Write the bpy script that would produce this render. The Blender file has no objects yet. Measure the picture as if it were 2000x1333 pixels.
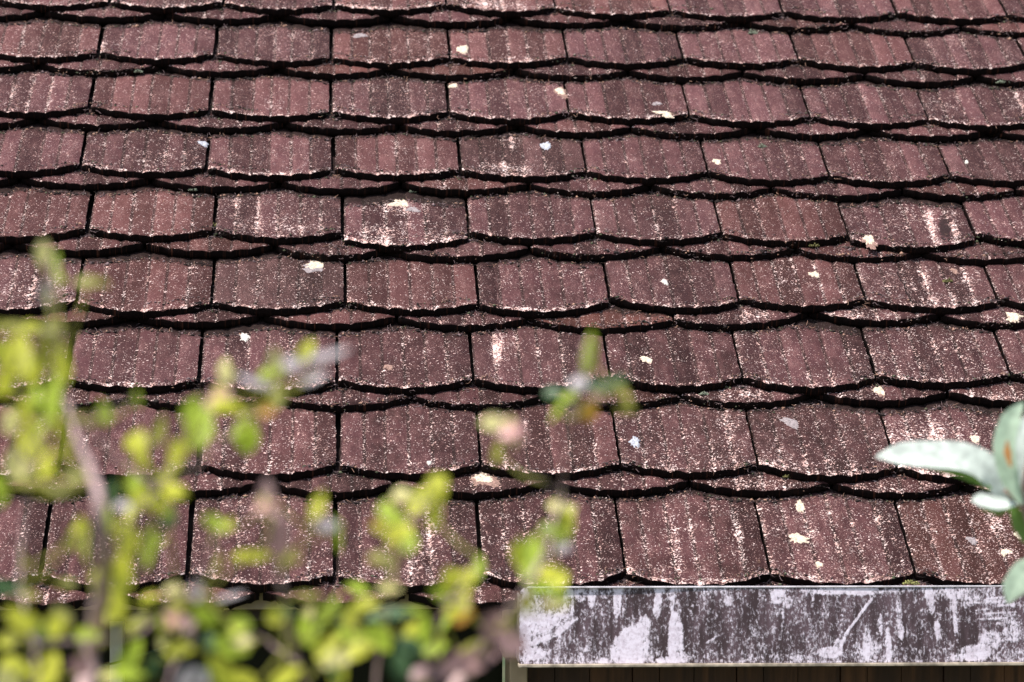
import bpy, math, random
import numpy as np
from mathutils import Vector

S = bpy.context.scene
COL = S.collection

# ------------------------------------------------------------------ camera
FPX = 5500.0                                   # focal length, in pixels of the 2000 wide photograph
CAM = np.array([0.5282, -3.4367, 0.3508])
YAW, ELEV, ROLL = 0.0653, -0.0193, 0.0046
PITCH = math.radians(38)

def cam_axes():
    cy, sy, cp, sp = math.cos(YAW), math.sin(YAW), math.cos(ELEV), math.sin(ELEV)
    F = np.array([sy*cp, cy*cp, sp]); Rt = np.array([cy, -sy, 0]); U = np.cross(Rt, F)
    cr, sr = math.cos(ROLL), math.sin(ROLL)
    return cr*Rt+sr*U, -sr*Rt+cr*U, F
RT, UP, FW = cam_axes()

cd = bpy.data.cameras.new('camera'); cam = bpy.data.objects.new('camera', cd); COL.objects.link(cam)
from mathutils import Matrix
cam.matrix_world = Matrix(((RT[0], UP[0], -FW[0], CAM[0]), (RT[1], UP[1], -FW[1], CAM[1]), (RT[2], UP[2], -FW[2], CAM[2]), (0, 0, 0, 1)))
cd.sensor_width = 36; cd.lens = 36*FPX/2000; cd.clip_start = .05; cd.clip_end = 500
cd.dof.use_dof = True; cd.dof.focus_distance = 3.72; cd.dof.aperture_fstop = (cd.lens/1000)/.0122
cd.dof.aperture_blades = 0
S.camera = cam

# ------------------------------------------------------------------ light
SUN_EL, SUN_AZ = math.radians(61), math.radians(232)      # azimuth clockwise from +Y
w = bpy.data.worlds.new('World'); S.world = w; w.use_nodes = True
nt = w.node_tree; bg = nt.nodes['Background']
sky = nt.nodes.new('ShaderNodeTexSky'); sky.sky_type = 'NISHITA'; sky.sun_disc = False
sky.sun_elevation = SUN_EL; sky.sun_rotation = SUN_AZ; sky.air_density = 1.0; sky.dust_density = 2.5; sky.ozone_density = .6
nt.links.new(sky.outputs[0], bg.inputs[0]); bg.inputs[1].default_value = .13
sl = bpy.data.lights.new('sun', 'SUN'); sl.energy = 4.6; sl.angle = math.radians(.6); sl.color = (1, .95, .89)
so = bpy.data.objects.new('sun', sl); COL.objects.link(so)
sd = Vector((math.cos(SUN_EL)*math.sin(SUN_AZ), math.cos(SUN_EL)*math.cos(SUN_AZ), math.sin(SUN_EL)))
so.rotation_euler = sd.to_track_quat('Z', 'Y').to_euler(); so.location = (0, 0, 6)
S.view_settings.view_transform = 'Standard'; S.view_settings.look = 'None'
S.view_settings.exposure = .38; S.view_settings.gamma = 1

# ------------------------------------------------------------------ helpers
def ray(x, y):
    return FW + RT*((x-1000)/FPX) - UP*((y-666.5)/FPX)
def at_depth(x, y, d): return CAM + ray(x, y)*d
def on_y(x, y, Y):
    r = ray(x, y); return CAM + r*((Y-CAM[1])/r[1])
SL = np.array([0, math.cos(PITCH), math.sin(PITCH)]); NN = np.array([0, -math.sin(PITCH), math.cos(PITCH)])
def on_roof(x, y, n=0.0):
    r = ray(x, y); t = (n - CAM@NN)/(r@NN); return CAM + r*t
def uv_roof(x, y, n=0.0):
    p = on_roof(x, y, n); return p[0], float(p@SL)
def roof_pt(u, v, n): return np.array([u, 0, 0]) + SL*v + NN*n

def mesh_obj(name, V, Fc, mat=None, parent=None, smooth=True, uv=None, attrs=None):
    me = bpy.data.meshes.new(name)
    me.from_pydata([tuple(map(float, p)) for p in V], [], [tuple(map(int, f)) for f in Fc])
    if smooth: me.polygons.foreach_set('use_smooth', [True]*len(me.polygons))
    if uv is not None:
        li = np.empty(len(me.loops), dtype=np.int32); me.loops.foreach_get('vertex_index', li)
        l = me.uv_layers.new(name='UVMap'); l.data.foreach_set('uv', np.asarray(uv, dtype=np.float32)[li].ravel())
    for k, a in (attrs or {}).items():
        at = me.attributes.new(k, 'FLOAT', 'POINT'); at.data.foreach_set('value', np.asarray(a, dtype=np.float32))
    for m in (mat if isinstance(mat, (list, tuple)) else [mat]):
        if m: me.materials.append(m)
    me.update()
    o = bpy.data.objects.new(name, me); COL.objects.link(o)
    if parent: o.parent = parent
    return o
def tag(o, label=None, cat=None, group=None, kind=None):
    if label: o['label'] = label
    if cat: o['category'] = cat
    if group: o['group'] = group
    if kind: o['kind'] = kind
    return o
def empty(name, loc=(0, 0, 0)):
    o = bpy.data.objects.new(name, None); o.location = loc; COL.objects.link(o); return o
BOXF = [(0, 1, 3, 2), (4, 6, 7, 5), (0, 4, 5, 1), (2, 3, 7, 6), (0, 2, 6, 4), (1, 5, 7, 3)]
def box(name, a, b, mat, parent=None, bevel=.0):
    V = [(x, y, z) for x in (a[0], b[0]) for y in (a[1], b[1]) for z in (a[2], b[2])]
    o = mesh_obj(name, V, BOXF, mat, parent, smooth=False)
    if bevel:
        m = o.modifiers.new('bevel', 'BEVEL'); m.width = bevel; m.segments = 2
    return o

# ------------------------------------------------------------------ material helpers
class NT:
    def __init__(s, name):
        s.m = bpy.data.materials.new(name); s.m.use_nodes = True; s.t = s.m.node_tree
        s.b = s.t.nodes['Principled BSDF']; s.out = s.t.nodes['Material Output']
    def n(s, kind, **kw):
        nd = s.t.nodes.new('ShaderNode'+kind)
        for k, v in kw.items(): setattr(nd, k, v)
        return nd
    def L(s, a, b): s.t.links.new(a, b)
    def set(s, sock, v):
        if hasattr(v, 'is_output') or isinstance(v, bpy.types.NodeSocket): s.L(v, sock)
        else: sock.default_value = v
    def math(s, op, a, b=0.0, c=None, clamp=False):
        nd = s.n('Math', operation=op); nd.use_clamp = clamp
        s.set(nd.inputs[0], a); s.set(nd.inputs[1], b)
        if c is not None: s.set(nd.inputs[2], c)
        return nd.outputs[0]
    def attr(s, name, typ='GEOMETRY'):
        nd = s.n('Attribute', attribute_name=name, attribute_type=typ); return nd
    def noise(s, vec, scale, detail=2, rough=.5, dist=0.0):
        nd = s.n('TexNoise'); s.L(vec, nd.inputs['Vector']); nd.inputs['Scale'].default_value = scale
        nd.inputs['Detail'].default_value = detail; nd.inputs['Roughness'].default_value = rough
        nd.inputs['Distortion'].default_value = dist; return nd.outputs[0]
    def ramp(s, f, a, b, lo=0.0, hi=1.0):
        nd = s.n('MapRange', interpolation_type='SMOOTHSTEP'); s.set(nd.inputs[0], f)
        for i, v in enumerate((a, b, lo, hi)): s.set(nd.inputs[i+1], v)
        return nd.outputs[0]
    def mix(s, f, a, b, mode='MIX'):
        nd = s.n('Mix', data_type='RGBA', blend_type=mode); s.set(nd.inputs[0], f)
        for i, v in ((6, a), (7, b)):
            if isinstance(v, tuple): nd.inputs[i].default_value = (*v, 1)
            else: s.L(v, nd.inputs[i])
        return nd.outputs[2]
    def mapv(s, vec, scale=(1, 1, 1), off=None):
        nd = s.n('VectorMath', operation='MULTIPLY'); s.L(vec, nd.inputs[0]); nd.inputs[1].default_value = scale
        o = nd.outputs[0]
        if off is not None:
            a = s.n('VectorMath', operation='ADD'); s.L(o, a.inputs[0]); s.L(off, a.inputs[1]); o = a.outputs[0]
        return o
    def bump(s, h, dist, strength=1.0):
        nd = s.n('Bump'); nd.inputs['Strength'].default_value = strength; nd.inputs['Distance'].default_value = dist
        s.L(h, nd.inputs['Height']); s.L(nd.outputs[0], s.b.inputs['Normal'])

def simple(name, col, rough=.7, var=.25, scale=40, bump=.0, spec=.3):
    t = NT(name); co = t.n('TexCoord').outputs['Object']
    n = t.noise(co, scale, 4, .6)
    c = t.mix(t.ramp(n, .3, .7), tuple(x*(1-var) for x in col), tuple(min(1, x*(1+var)) for x in col))
    t.L(c, t.b.inputs['Base Color']); t.b.inputs['Roughness'].default_value = rough
    t.b.inputs['Specular IOR Level'].default_value = spec
    if bump: t.bump(n, bump)
    return t.m

# ------------------------------------------------------------------ tile material
def tile_material():
    t = NT('weathered_clay_tile')
    uv = t.n('UVMap').outputs[0]
    oi = t.n('ObjectInfo')
    rnd = oi.outputs['Random']
    off = t.n('CombineXYZ'); t.L(t.math('MULTIPLY', t.attr('seed').outputs['Fac'], 37.0), off.inputs[2])
    P = t.mapv(uv, (1, 1, 1), off.outputs[0])
    sep = t.n('SeparateXYZ'); t.L(uv, sep.inputs[0]); s_ = sep.outputs[1]
    band = t.attr('band').outputs['Fac']; groove = t.attr('groove').outputs['Fac']
    dens = t.attr('dens').outputs['Fac']; stain = t.attr('stain').outputs['Fac']
    dark = t.attr('dark').outputs['Fac']; hue = t.attr('hue').outputs['Fac']; expo = t.attr('expo').outputs['Fac']
    big = t.noise(P, 22, 4, .6)
    med = t.noise(t.mapv(P, (1, .45, 1)), 85, 5, .65)
    tone = t.attr('tone').outputs['Fac']; rimw = t.attr('rimw').outputs['Fac']
    # body colour
    c = t.mix(t.ramp(big, .35, .65), (.0225, .0102, .0090), (.041, .0175, .0175))
    c = t.mix(t.math('MULTIPLY', tone, .45), c, (.112, .052, .055))
    c = t.mix(t.math('MULTIPLY', t.ramp(med, .4, .75), .5), c, (.108, .052, .048))
    c = t.mix(t.ramp(hue, .5, 1.0, 0, .6), c, (.10, .040, .028))
    c = t.mix(t.ramp(hue, .45, 0.0, 0, .75), c, (.036, .024, .019))
    c = t.mix(1.0, c, t.mix(t.ramp(band, 0, 1), (.66, .64, .66), (1.55, 1.45, 1.55)), 'MULTIPLY')
    c = t.mix(t.math('MULTIPLY', t.ramp(groove, .42, .85), .78), c, (.017, .009, .008))
    # dust film: many very fine pale grains
    fine = t.noise(P, 760, 3, .7)
    cl = t.noise(t.mapv(P, (1.2, .5, 1)), 60, 4, .6)
    filmamt = t.math('MULTIPLY_ADD', cl, .9, t.math('MULTIPLY_ADD', tone, .12, t.math('MULTIPLY', band, .10)))
    film = t.ramp(t.math('ADD', fine, t.math('MULTIPLY_ADD', filmamt, .40, -.20)), .60, .66)
    c = t.mix(t.math('MULTIPLY', film, .40), c, (.42, .24, .225))
    # flakes of pale lichen
    fl = t.noise(t.mapv(P, (.7, 1.05, 1)), 330, 3, .6, .8)
    cl2 = t.noise(P, 38, 3, .6)
    cl3 = t.noise(t.mapv(P, (2.2, .3, 1)), 60, 2, .5)
    rim = t.ramp(s_, .0, t.math('MULTIPLY_ADD', cl2, .022, .0005), 1, 0)
    a = t.math('MULTIPLY_ADD', dens, .135, -.108)
    a = t.math('ADD', a, t.math('MULTIPLY_ADD', cl2, .26, -.13))
    a = t.math('ADD', a, t.math('MULTIPLY_ADD', cl3, .20, -.10))
    a = t.math('ADD', a, t.math('MULTIPLY', groove, .07))
    a = t.math('ADD', a, t.math('MULTIPLY', t.math('MULTIPLY', rim, rimw), .12))
    a = t.math('ADD', a, t.math('MULTIPLY', stain, .24))
    flk = t.ramp(t.math('ADD', fl, a), .665, .69)
    # tiny isolated grains
    gr = t.noise(t.mapv(P, (.8, 1.2, 1)), 520, 2, .5, .5)
    grn = t.ramp(t.math('ADD', gr, t.math('MULTIPLY', a, .5)), .640, .662)
    flk = t.math('MAXIMUM', flk, grn)
    warm = t.mix(t.ramp(t.noise(P, 120, 2), .4, .6), (.72, .46, .41), (.84, .65, .61))
    c = t.mix(t.math('MULTIPLY', flk, .92), c, warm)
    # dark wear / grime
    dn = t.ramp(t.math('ADD', t.noise(P, 150, 4, .7), t.math('MULTIPLY_ADD', dark, .7, -.5)), .44, .62)
    c = t.mix(t.math('MULTIPLY', dn, t.math('MINIMUM', t.math('MULTIPLY', dark, 1.6), .9)), c, (.022, .014, .014))
    # silt, with lap shade painted into the colour, below the next course
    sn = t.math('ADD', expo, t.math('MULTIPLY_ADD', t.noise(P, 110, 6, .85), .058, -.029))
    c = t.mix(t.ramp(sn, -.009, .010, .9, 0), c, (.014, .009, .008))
    # broken edges: dark dirt and the tail's own shade painted near black
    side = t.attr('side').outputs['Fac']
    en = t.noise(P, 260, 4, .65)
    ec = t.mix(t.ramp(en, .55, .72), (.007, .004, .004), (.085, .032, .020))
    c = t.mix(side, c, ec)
    t.L(c, t.b.inputs['Base Color'])
    t.L(t.ramp(flk, 0, 1, .75, .95), t.b.inputs['Roughness'])
    t.b.inputs['Specular IOR Level'].default_value = .10
    h = t.math('ADD', t.math('MULTIPLY', flk, .5), t.math('MULTIPLY', fine, .35))
    h = t.math('ADD', h, t.math('MULTIPLY', med, .6))
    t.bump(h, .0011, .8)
    return t.m
TILE = tile_material()

# ------------------------------------------------------------------ tile mesh
TH = .0132
def tile_arrays(wL, wR, length, rng, expo, hue, dens, tone=0.0, rimw=1.0, pw=2.0, sag=.0195, nv=26, nb=6, offs=(0, 0), skew=0.0, sub=6):
    """one beaver-tail tile, local x across, y up the slope, z up; tail corner line at y=0"""
    us = []; bid = []; gro = []; hz = []
    edges = np.linspace(0, 1, nb+1) + np.r_[0, (rng.rand(nb-1)-.5)*.03, 0]
    for k in range(nb):
        for q in np.linspace(0, 1, sub, endpoint=False):
            us.append(edges[k]+(edges[k+1]-edges[k])*q); bid.append(k)
            hz.append(.0021*min(1, q/.14) if q < .66 else .0021*(1-(q-.66)/.34))
            gro.append(max(0, 1-q/.22) if q < .22 else max(0, (q-.78)/.22)*.7)
    us.append(1.0); bid.append(nb-1); gro.append(.5); hz.append(.0004)
    us, gro, hz, bid = map(np.array, (us, gro, hz, bid)); nu = len(us)
    bt = np.clip(rng.rand(nb)*.95, 0, 1)
    sv = np.r_[0, .0012, .003, .006, np.linspace(.012, length, nv-4)]
    j1, j2 = np.cumsum(rng.randn(nu))*.00013, rng.randn(nu)*.0006
    j1 -= np.linspace(j1[0], j1[-1], nu)
    for _c in range(rng.randint(0, 3)):                     # chips out of the tail
        c0, cw = rng.rand(), .012+.03*rng.rand(); j1 += (.0006+.0018*rng.rand())*np.exp(-(np.abs(us-c0)/cw)**3)
    if rng.rand() < .35: j1 += .004*rng.rand()*np.clip(1-(us if rng.rand() < .5 else 1-us)/.07, 0, 1)
    arc = -sag*(1-np.abs(2*us-1)**pw) + skew*(us-.5) + j1 + j2
    U, Sg = np.meshgrid(us, sv)
    A = arc[None, :]*np.clip(1-Sg/.12, 0, 1) + Sg
    lift = rng.randn()*.0006
    X = -wL + (wL+wR)*U
    ej = rng.randn(len(sv), 2)*.0004
    X[:, 0] += ej[:, 0]; X[:, -1] += ej[:, 1]
    Z = np.tile(hz, (len(sv), 1)) + .0012*np.sin(3.1*U+rng.rand()*6)*np.clip(Sg/.05, .2, 1)*.6
    Z[0] -= .0012+rng.rand(nu)*.0006; Z[1] -= .0004
    Z[:, 0] -= .0008; Z[:, -1] -= .0008
    top = np.c_[X.ravel(), A.ravel(), Z.ravel()]; nvv = len(sv)
    idx = np.arange(nu*nvv).reshape(nvv, nu)
    F = [(idx[i, j], idx[i, j+1], idx[i+1, j+1], idx[i+1, j]) for i in range(nvv-1) for j in range(nu-1)]
    bnd = list(idx[0, :]) + list(idx[1:, -1]) + list(idx[-1, -2::-1]) + list(idx[-2:0:-1, 0])
    base = len(top)
    ring0 = top[bnd].copy()                                 # duplicated top ring: crisp dark edge
    ring1 = ring0.copy(); ring1[:, 2] = -TH*.5 + rng.randn(len(bnd))*.0007; ring1[:len(idx[0]), 1] -= .0006+rng.rand(nu)*.0016
    ring2 = ring0.copy(); ring2[:, 2] = -TH + rng.randn(len(bnd))*.0009; ring2[:nu, 1] += .0012+rng.randn(nu)*.0011
    V = np.vstack([top, ring0, ring1, ring2]); m = len(bnd)
    for r in range(2):
        a0 = base+r*m; a1 = a0+m
        for i in range(m):
            j = (i+1) % m; F.append((a0+j, a0+i, a1+i, a1+j))
    F.append(tuple(range(base+2*m, base+3*m))[::-1])
    full = lambda g, e: np.r_[g.ravel(), np.tile(g.ravel()[bnd], 3)]
    side = np.r_[np.zeros(base), np.ones(3*m)]
    UVx = full(X + offs[0], 0); UVy = full(Sg, 0)
    att = dict(band=full(np.tile(bt[bid], (nvv, 1)), 0), groove=full(np.tile(gro, (nvv, 1)), 0), side=side,
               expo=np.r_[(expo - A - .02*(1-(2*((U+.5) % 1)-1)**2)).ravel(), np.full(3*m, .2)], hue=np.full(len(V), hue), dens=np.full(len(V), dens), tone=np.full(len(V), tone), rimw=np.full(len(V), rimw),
               seed=np.full(len(V), rng.rand()*10), stain=np.zeros(len(V)), dark=np.zeros(len(V)))
    return V, F, np.c_[UVx, UVy], att

def frame_for(u, v, n, tilt, rz=0.0, roll=0.0):
    """matrix: local x across, y up the slope falling by tilt, z out"""
    a = PITCH - tilt
    M = Matrix.Translation(Vector(roof_pt(u, v, n))) @ Matrix.Rotation(a, 4, 'X') @ Matrix.Rotation(rz, 4, 'Z') @ Matrix.Rotation(roll, 4, 'Y')
    return M

# measured tail corners of the upper layer (seams between neighbouring tiles), course by course from the eaves
UPPER = [
 [(78,1123),(366,1120),(655,1121),(942,1121),(1222,1118),(1505,1120),(1788,1120)],
 [(114,909),(388,907),(661,907),(939,907),(1212,904),(1480,906),(1752,912)],
 [(128,740),(389,741),(658,742),(925,741),(1191,734),(1450,736),(1711,735),(1974,729)],
 [(149,588),(413,590),(674,587),(935,593),(1191,585),(1443,586),(1690,585),(1949,585)],
 [(170,447),(418,448),(669,454),(916,451),(1163,453),(1410,455),(1657,460),(1904,457)],
 [(157,321),(403,328),(651,330),(900,330),(1145,333),(1382,335),(1619,342),(1856,341)],
 [(174,208),(410,214),(646,217),(877,219),(1111,219),(1346,222),(1582,227),(1814,233)],
 [(191,102),(420,105),(647,113),(879,112),(1108,112),(1334,113),(1559,114),(1786,122)],
 [(214,2),(436,4),(652,9),(872,7),(1084,15),(1308,20),(1529,23),(1751,25),(1967,28)]]
UNDER = [
 [(-40,1158),(220,1158),(511,1155),(795,1158),(1080,1155),(1362,1156),(1648,1156),(1932,1156)],
 [(-28,938),(248,938),(521,940),(769,946),(1077,939),(1345,939),(1625,943),(1881,946)],
 [(-10,772),(262,775),(530,775),(804,775),(1066,772),(1328,772),(1590,767),(1850,765)],
 [(10,612),(255,615),(511,615),(776,619),(1030,622),(1315,626),(1580,606),(1835,614)],
 [(23,473),(283,475),(535,479),(751,487),(1035,484),(1290,480),(1552,486),(1800,492)],
 [(38,345),(292,350),(546,355),(783,357),(1031,359),(1270,360),(1506,367),(1762,369),(1982,371)],
 [(73,230),(306,234),(556,239),(779,243),(1010,242),(1231,248),(1475,248),(1695,251),(1930,254)],
 [(75,124),(317,127),(541,130),(762,135),(1003,135),(1227,138),(1450,140),(1688,146),(1905,148)],
 [(84,22),(322,25),(545,27),(765,30),(996,32),(1217,36),(1447,41),(1665,48),(1877,52)]]
W0 = .18
# tiles that have slipped or ride high: (course, index of its left seam) -> (dy left corner px, dy right corner px)
SLIP = {(4, 2): (20, 17), (4, 6): (14, 14), (3, 3): (6, 2), (3, 4): (-10, 6), (3, 0): (4, 3), (3, 6): (2, 4), (2, 0): (0, 1), (2, 1): (2, 6),
        (2, 5): (3, 2), (1, 3): (2, 0), (0, 2): (4, 5), (5, 3): (4, 0), (5, 4): (3, -2), (7, 2): (0, -1), (3, 7): (-5, 0), (3, 5): (-6, 0), (6, 5): (0, 0), (4, 7): (-4, 0)}

rs = np.random.RandomState(7)
def seams(row, n, extra_l, extra_r):
    pts = [uv_roof(x, y, n) for x, y in row]
    k = 0
    for _ in range(extra_l): pts.insert(0, (pts[0][0]-W0-rs.randn()*.001, pts[0][1]-rs.rand()*.002))
    for _ in range(extra_r): pts.append((pts[-1][0]+W0+rs.randn()*.001, pts[-1][1]-rs.rand()*.002))
    return pts
ROW_V = [np.mean([uv_roof(x, y, 0)[1] for x, y in r]) for r in UPPER]
while len(ROW_V) < 16: ROW_V.append(ROW_V[-1]+.146)
GA = [ROW_V[i+1]-ROW_V[i] for i in range(15)] + [.146]

house = empty('house', (.5, .6, -1.4))
tag(house, 'house with old brown clay tiled roof above pale trim and dark openings', 'house')
def put(o): o.parent = house; o.matrix_parent_inverse = Matrix.Translation((-.5, -.6, 1.4)); return o

# roof deck (boards under the tiles), reaching beyond the frame up to a ridge
XL, XR = -2.2, 3.4
deck_mat = simple('old_deck_boards', (.05, .035, .028), .9, .4, 20, .002)
VR = ROW_V[15]+.08
def deck():
    b = .042
    P = [roof_pt(x, v, n) for n in (-b-.012, -b) for x in (XL, XR) for v in (-.01, VR)]
    V = [P[0], P[1], P[2], P[3], P[4], P[5], P[6], P[7]]
    F = [(0, 1, 3, 2), (4, 6, 7, 5), (0, 4, 5, 1), (2, 3, 7, 6), (0, 2, 6, 4), (1, 5, 7, 3)]
    # battens
    V = [tuple(p) for p in V]
    for k in range(16):
        v0 = ROW_V[k]+GA[k]*.9+.02
        q = [roof_pt(x, v, n) for n in (-b+.001, -b+.014) for x in (XL+.01, XR-.01) for v in (v0, v0+.03)]
        s = len(V); V += [tuple(p) for p in q]; F += [tuple(s+i for i in f) for f in BOXF]
    # rear slope and ridge
    top = roof_pt(0, VR, -b); s = len(V)
    V += [(XL, top[1], top[2]), (XR, top[1], top[2]), (XR, top[1]+2.2, top[2]-1.7), (XL, top[1]+2.2, top[2]-1.7)]
    F += [(s, s+1, s+2, s+3)]
    return mesh_obj('roof', V, F, deck_mat, smooth=False)
roof = put(deck())

TILE_LIST = []
def pix(p):
    d = np.asarray(p)-CAM; z = d@FW; return 1000+FPX*(d@RT)/z, 666.5-FPX*(d@UP)/z

def bake(M, V):
    A = np.array(M); return V@A[:3, :3].T + A[:3, 3]
# worn or stained spots: (px, py, rx, ry, angle, strength, kind)
SPOTS = [(972, 690, 9, 34, 4, .65, 's'), (992, 672, 26, 34, 0, .35, 's'), (962, 668, 5, 20, 0, .5, 's'), (1822, 440, 7, 46, -12, .7, 's'), (1868, 455, 7, 42, -14, .6, 's'),
 (1845, 448, 17, 40, -12, 1.0, 'd'), (1790, 430, 60, 30, 0, .2, 's'), (1000, 280, 9, 20, 0, .75, 's'), (1010, 330, 80, 11, 0, .36, 's'), (985, 325, 30, 16, 0, .3, 's'), (785, 405, 55, 16, 0, .4, 's'),
 (790, 455, 110, 20, 0, .25, 's'), (725, 470, 40, 20, 0, .25, 's'), (1775, 535, 5, 40, -18, .25, 's'), (1808, 555, 8, 30, -15, .45, 's'), (1893, 545, 16, 22, -20, .32, 's'), (1840, 590, 60, 12, 0, .25, 's'),
 (830, 1080, 26, 45, 6, .4, 's'), (845, 1020, 20, 30, 0, .4, 's'), (740, 1120, 80, 12, 0, .35, 's'), (60, 560, 70, 25, 0, .38, 's'), (463, 395, 6, 45, 0, .4, 's'), (505, 400, 5, 50, 0, .35, 's'),
 (555, 60, 50, 40, 0, .22, 's'), (550, 440, 60, 14, 0, .3, 's'), (940, 6, 60, 14, 0, .5, 's'), (1000, 12, 80, 8, 0, .4, 's'), (1420, 835, 20, 60, -8, .35, 's'), (1540, 905, 60, 12, 0, .3, 's'),
 (1310, 1110, 30, 8, 0, .3, 's'), (1320, 1060, 8, 60, -8, .45, 's'), (1350, 1050, 8, 50, -8, .35, 's'), (1440, 1055, 12, 40, -8, .4, 's'), (1575, 1050, 6, 60, -8, .35, 's'), (1800, 850, 80, 25, 0, .3, 's'), (1940, 1030, 30, 45, -15, .35, 's'),
 (1980, 290, 18, 30, 0, .0, 's'), (1500, 310, 60, 30, 0, .12, 's'), (1990, 195, 25, 25, -20, .35, 's'), (1830, 205, 60, 12, 0, .2, 's'), (1630, 88, 6, 30, -12, .3, 's'), (1850, 85, 40, 26, 0, .2, 's'), (60, 170, 6, 40, 10, .35, 's'),
 (25, 190, 7, 40, 8, .4, 's'), (100, 185, 6, 36, 8, .45, 's'), (75, 1165, 60, 12, 0, .55, 's'), (200, 90, 8, 20, 8, .3, 's'), (300, 310, 40, 14, 0, .22, 's'), (110, 285, 30, 26, 0, .2, 's'),
 (540, 190, 14, 26, 0, .25, 's'), (1310, 228, 60, 8, 0, .35, 's'), (975, 115, 60, 6, 0, .35, 's'), (1000, 90, 20, 30, 0, .2, 's'), (1150, 290, 40, 20, 0, -.2, 's'), (1340, 60, 20, 10, 0, -.2, 's'),
 (1350, 830, 130, 30, 0, -.12, 's'), (1610, 660, 80, 40, 0, -.1, 's'), (700, 690, 40, 50, 0, -.2, 's'), (1620, 620, 50, 10, 0, .3, 's'), (1480, 615, 40, 10, 0, .4, 's'), (1690, 618, 60, 10, 0, .35, 's'), (1800, 600, 30, 8, 0, .2, 's'),
 (1450, 770, 60, 10, 0, .45, 's'), (1930, 775, 70, 10, 0, .35, 's'), (1500, 945, 70, 10, 0, .25, 's'), (1100, 632, 90, 18, 0, .5, 'd'), (1480, 1000, 150, 10, 0, .1, 's')]
# colour lean of some tiles, 0 olive-brown .. 1 red-brown, -> by (layer, course, index)
HUE = {('u', 7, 2): .78, ('u', 5, 3): .25, ('u', 3, 0): .7, ('u', 3, 1): .2, ('n', 3, 4): .95, ('n', 7, 2): .85, ('n', 7, 3): .9, ('u', 0, 6): .75, ('u', 6, 0): .7, ('u', 8, 4): .75}

def place_tile(layer, k, i, a, b, n, tilt, exposed, name, sagk=1.0, coarse=False):
    rng = np.random.RandomState(1000*k+17*i+(5 if layer == 'n' else 0)+303)
    (ua, va), (ub, vb) = a, b
    gap = .0042+.003*rng.rand() if ua < .62 else .0026+.0016*rng.rand()
    width = ub-ua-gap; u0, v0 = (ua+ub)/2, (va+vb)/2
    skew = (vb-va)
    hue = HUE.get((layer, k, i), .3+.45*rng.rand())
    cx, cy = pix(roof_pt(u0, v0, n))
    dens = .42+.25*rng.rand() + .28*max(0, min(1, (cx-1000)/900))*max(0, min(1, (cy-350)/600)) + .12*max(0, min(1, (cy-300)/700))
    if cx > 1150 and cy < 500: dens -= .12
    if layer == 'n': dens += .0
    sag = (.0222 if layer == 'u' else .0225)*(.9+.22*rng.rand())*sagk
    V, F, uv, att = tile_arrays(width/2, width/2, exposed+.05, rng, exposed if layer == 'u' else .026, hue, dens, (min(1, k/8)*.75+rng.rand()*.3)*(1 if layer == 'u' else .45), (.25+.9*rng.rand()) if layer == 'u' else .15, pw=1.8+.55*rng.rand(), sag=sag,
                                skew=skew*.9, offs=(rng.rand()*3, 0), nv=12 if coarse else 26, sub=3 if coarse else 6)
    M = frame_for(u0, v0, n, tilt, rng.randn()*.003, rng.randn()*.006)
    if not coarse:
        Wd = bake(M, V); d = Wd-CAM; z = d@FW; px = 1000+FPX*(d@RT)/z; py = 666.5-FPX*(d@UP)/z
        for (sx, sy, rx, ry, an, st, kd) in SPOTS:
            ca, sa = math.cos(math.radians(an)), math.sin(math.radians(an))
            dx, dy = px-sx, py-sy; e = ((dx*ca+dy*sa)/rx)**2 + ((-dx*sa+dy*ca)/ry)**2
            if e.min() < 4: att['stain' if kd == 's' else 'dark'] += st*np.exp(-(e*.9)**1.3)
    return V, F, uv, att, M

def add_part(name, data, parent_obj, label=None):
    V, F, uv, att, M = data
    o = mesh_obj(name, V, F, TILE, None, True, uv, att)
    o.parent = parent_obj
    o.matrix_basis = M
    if label: o['label'] = label
    return o

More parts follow.
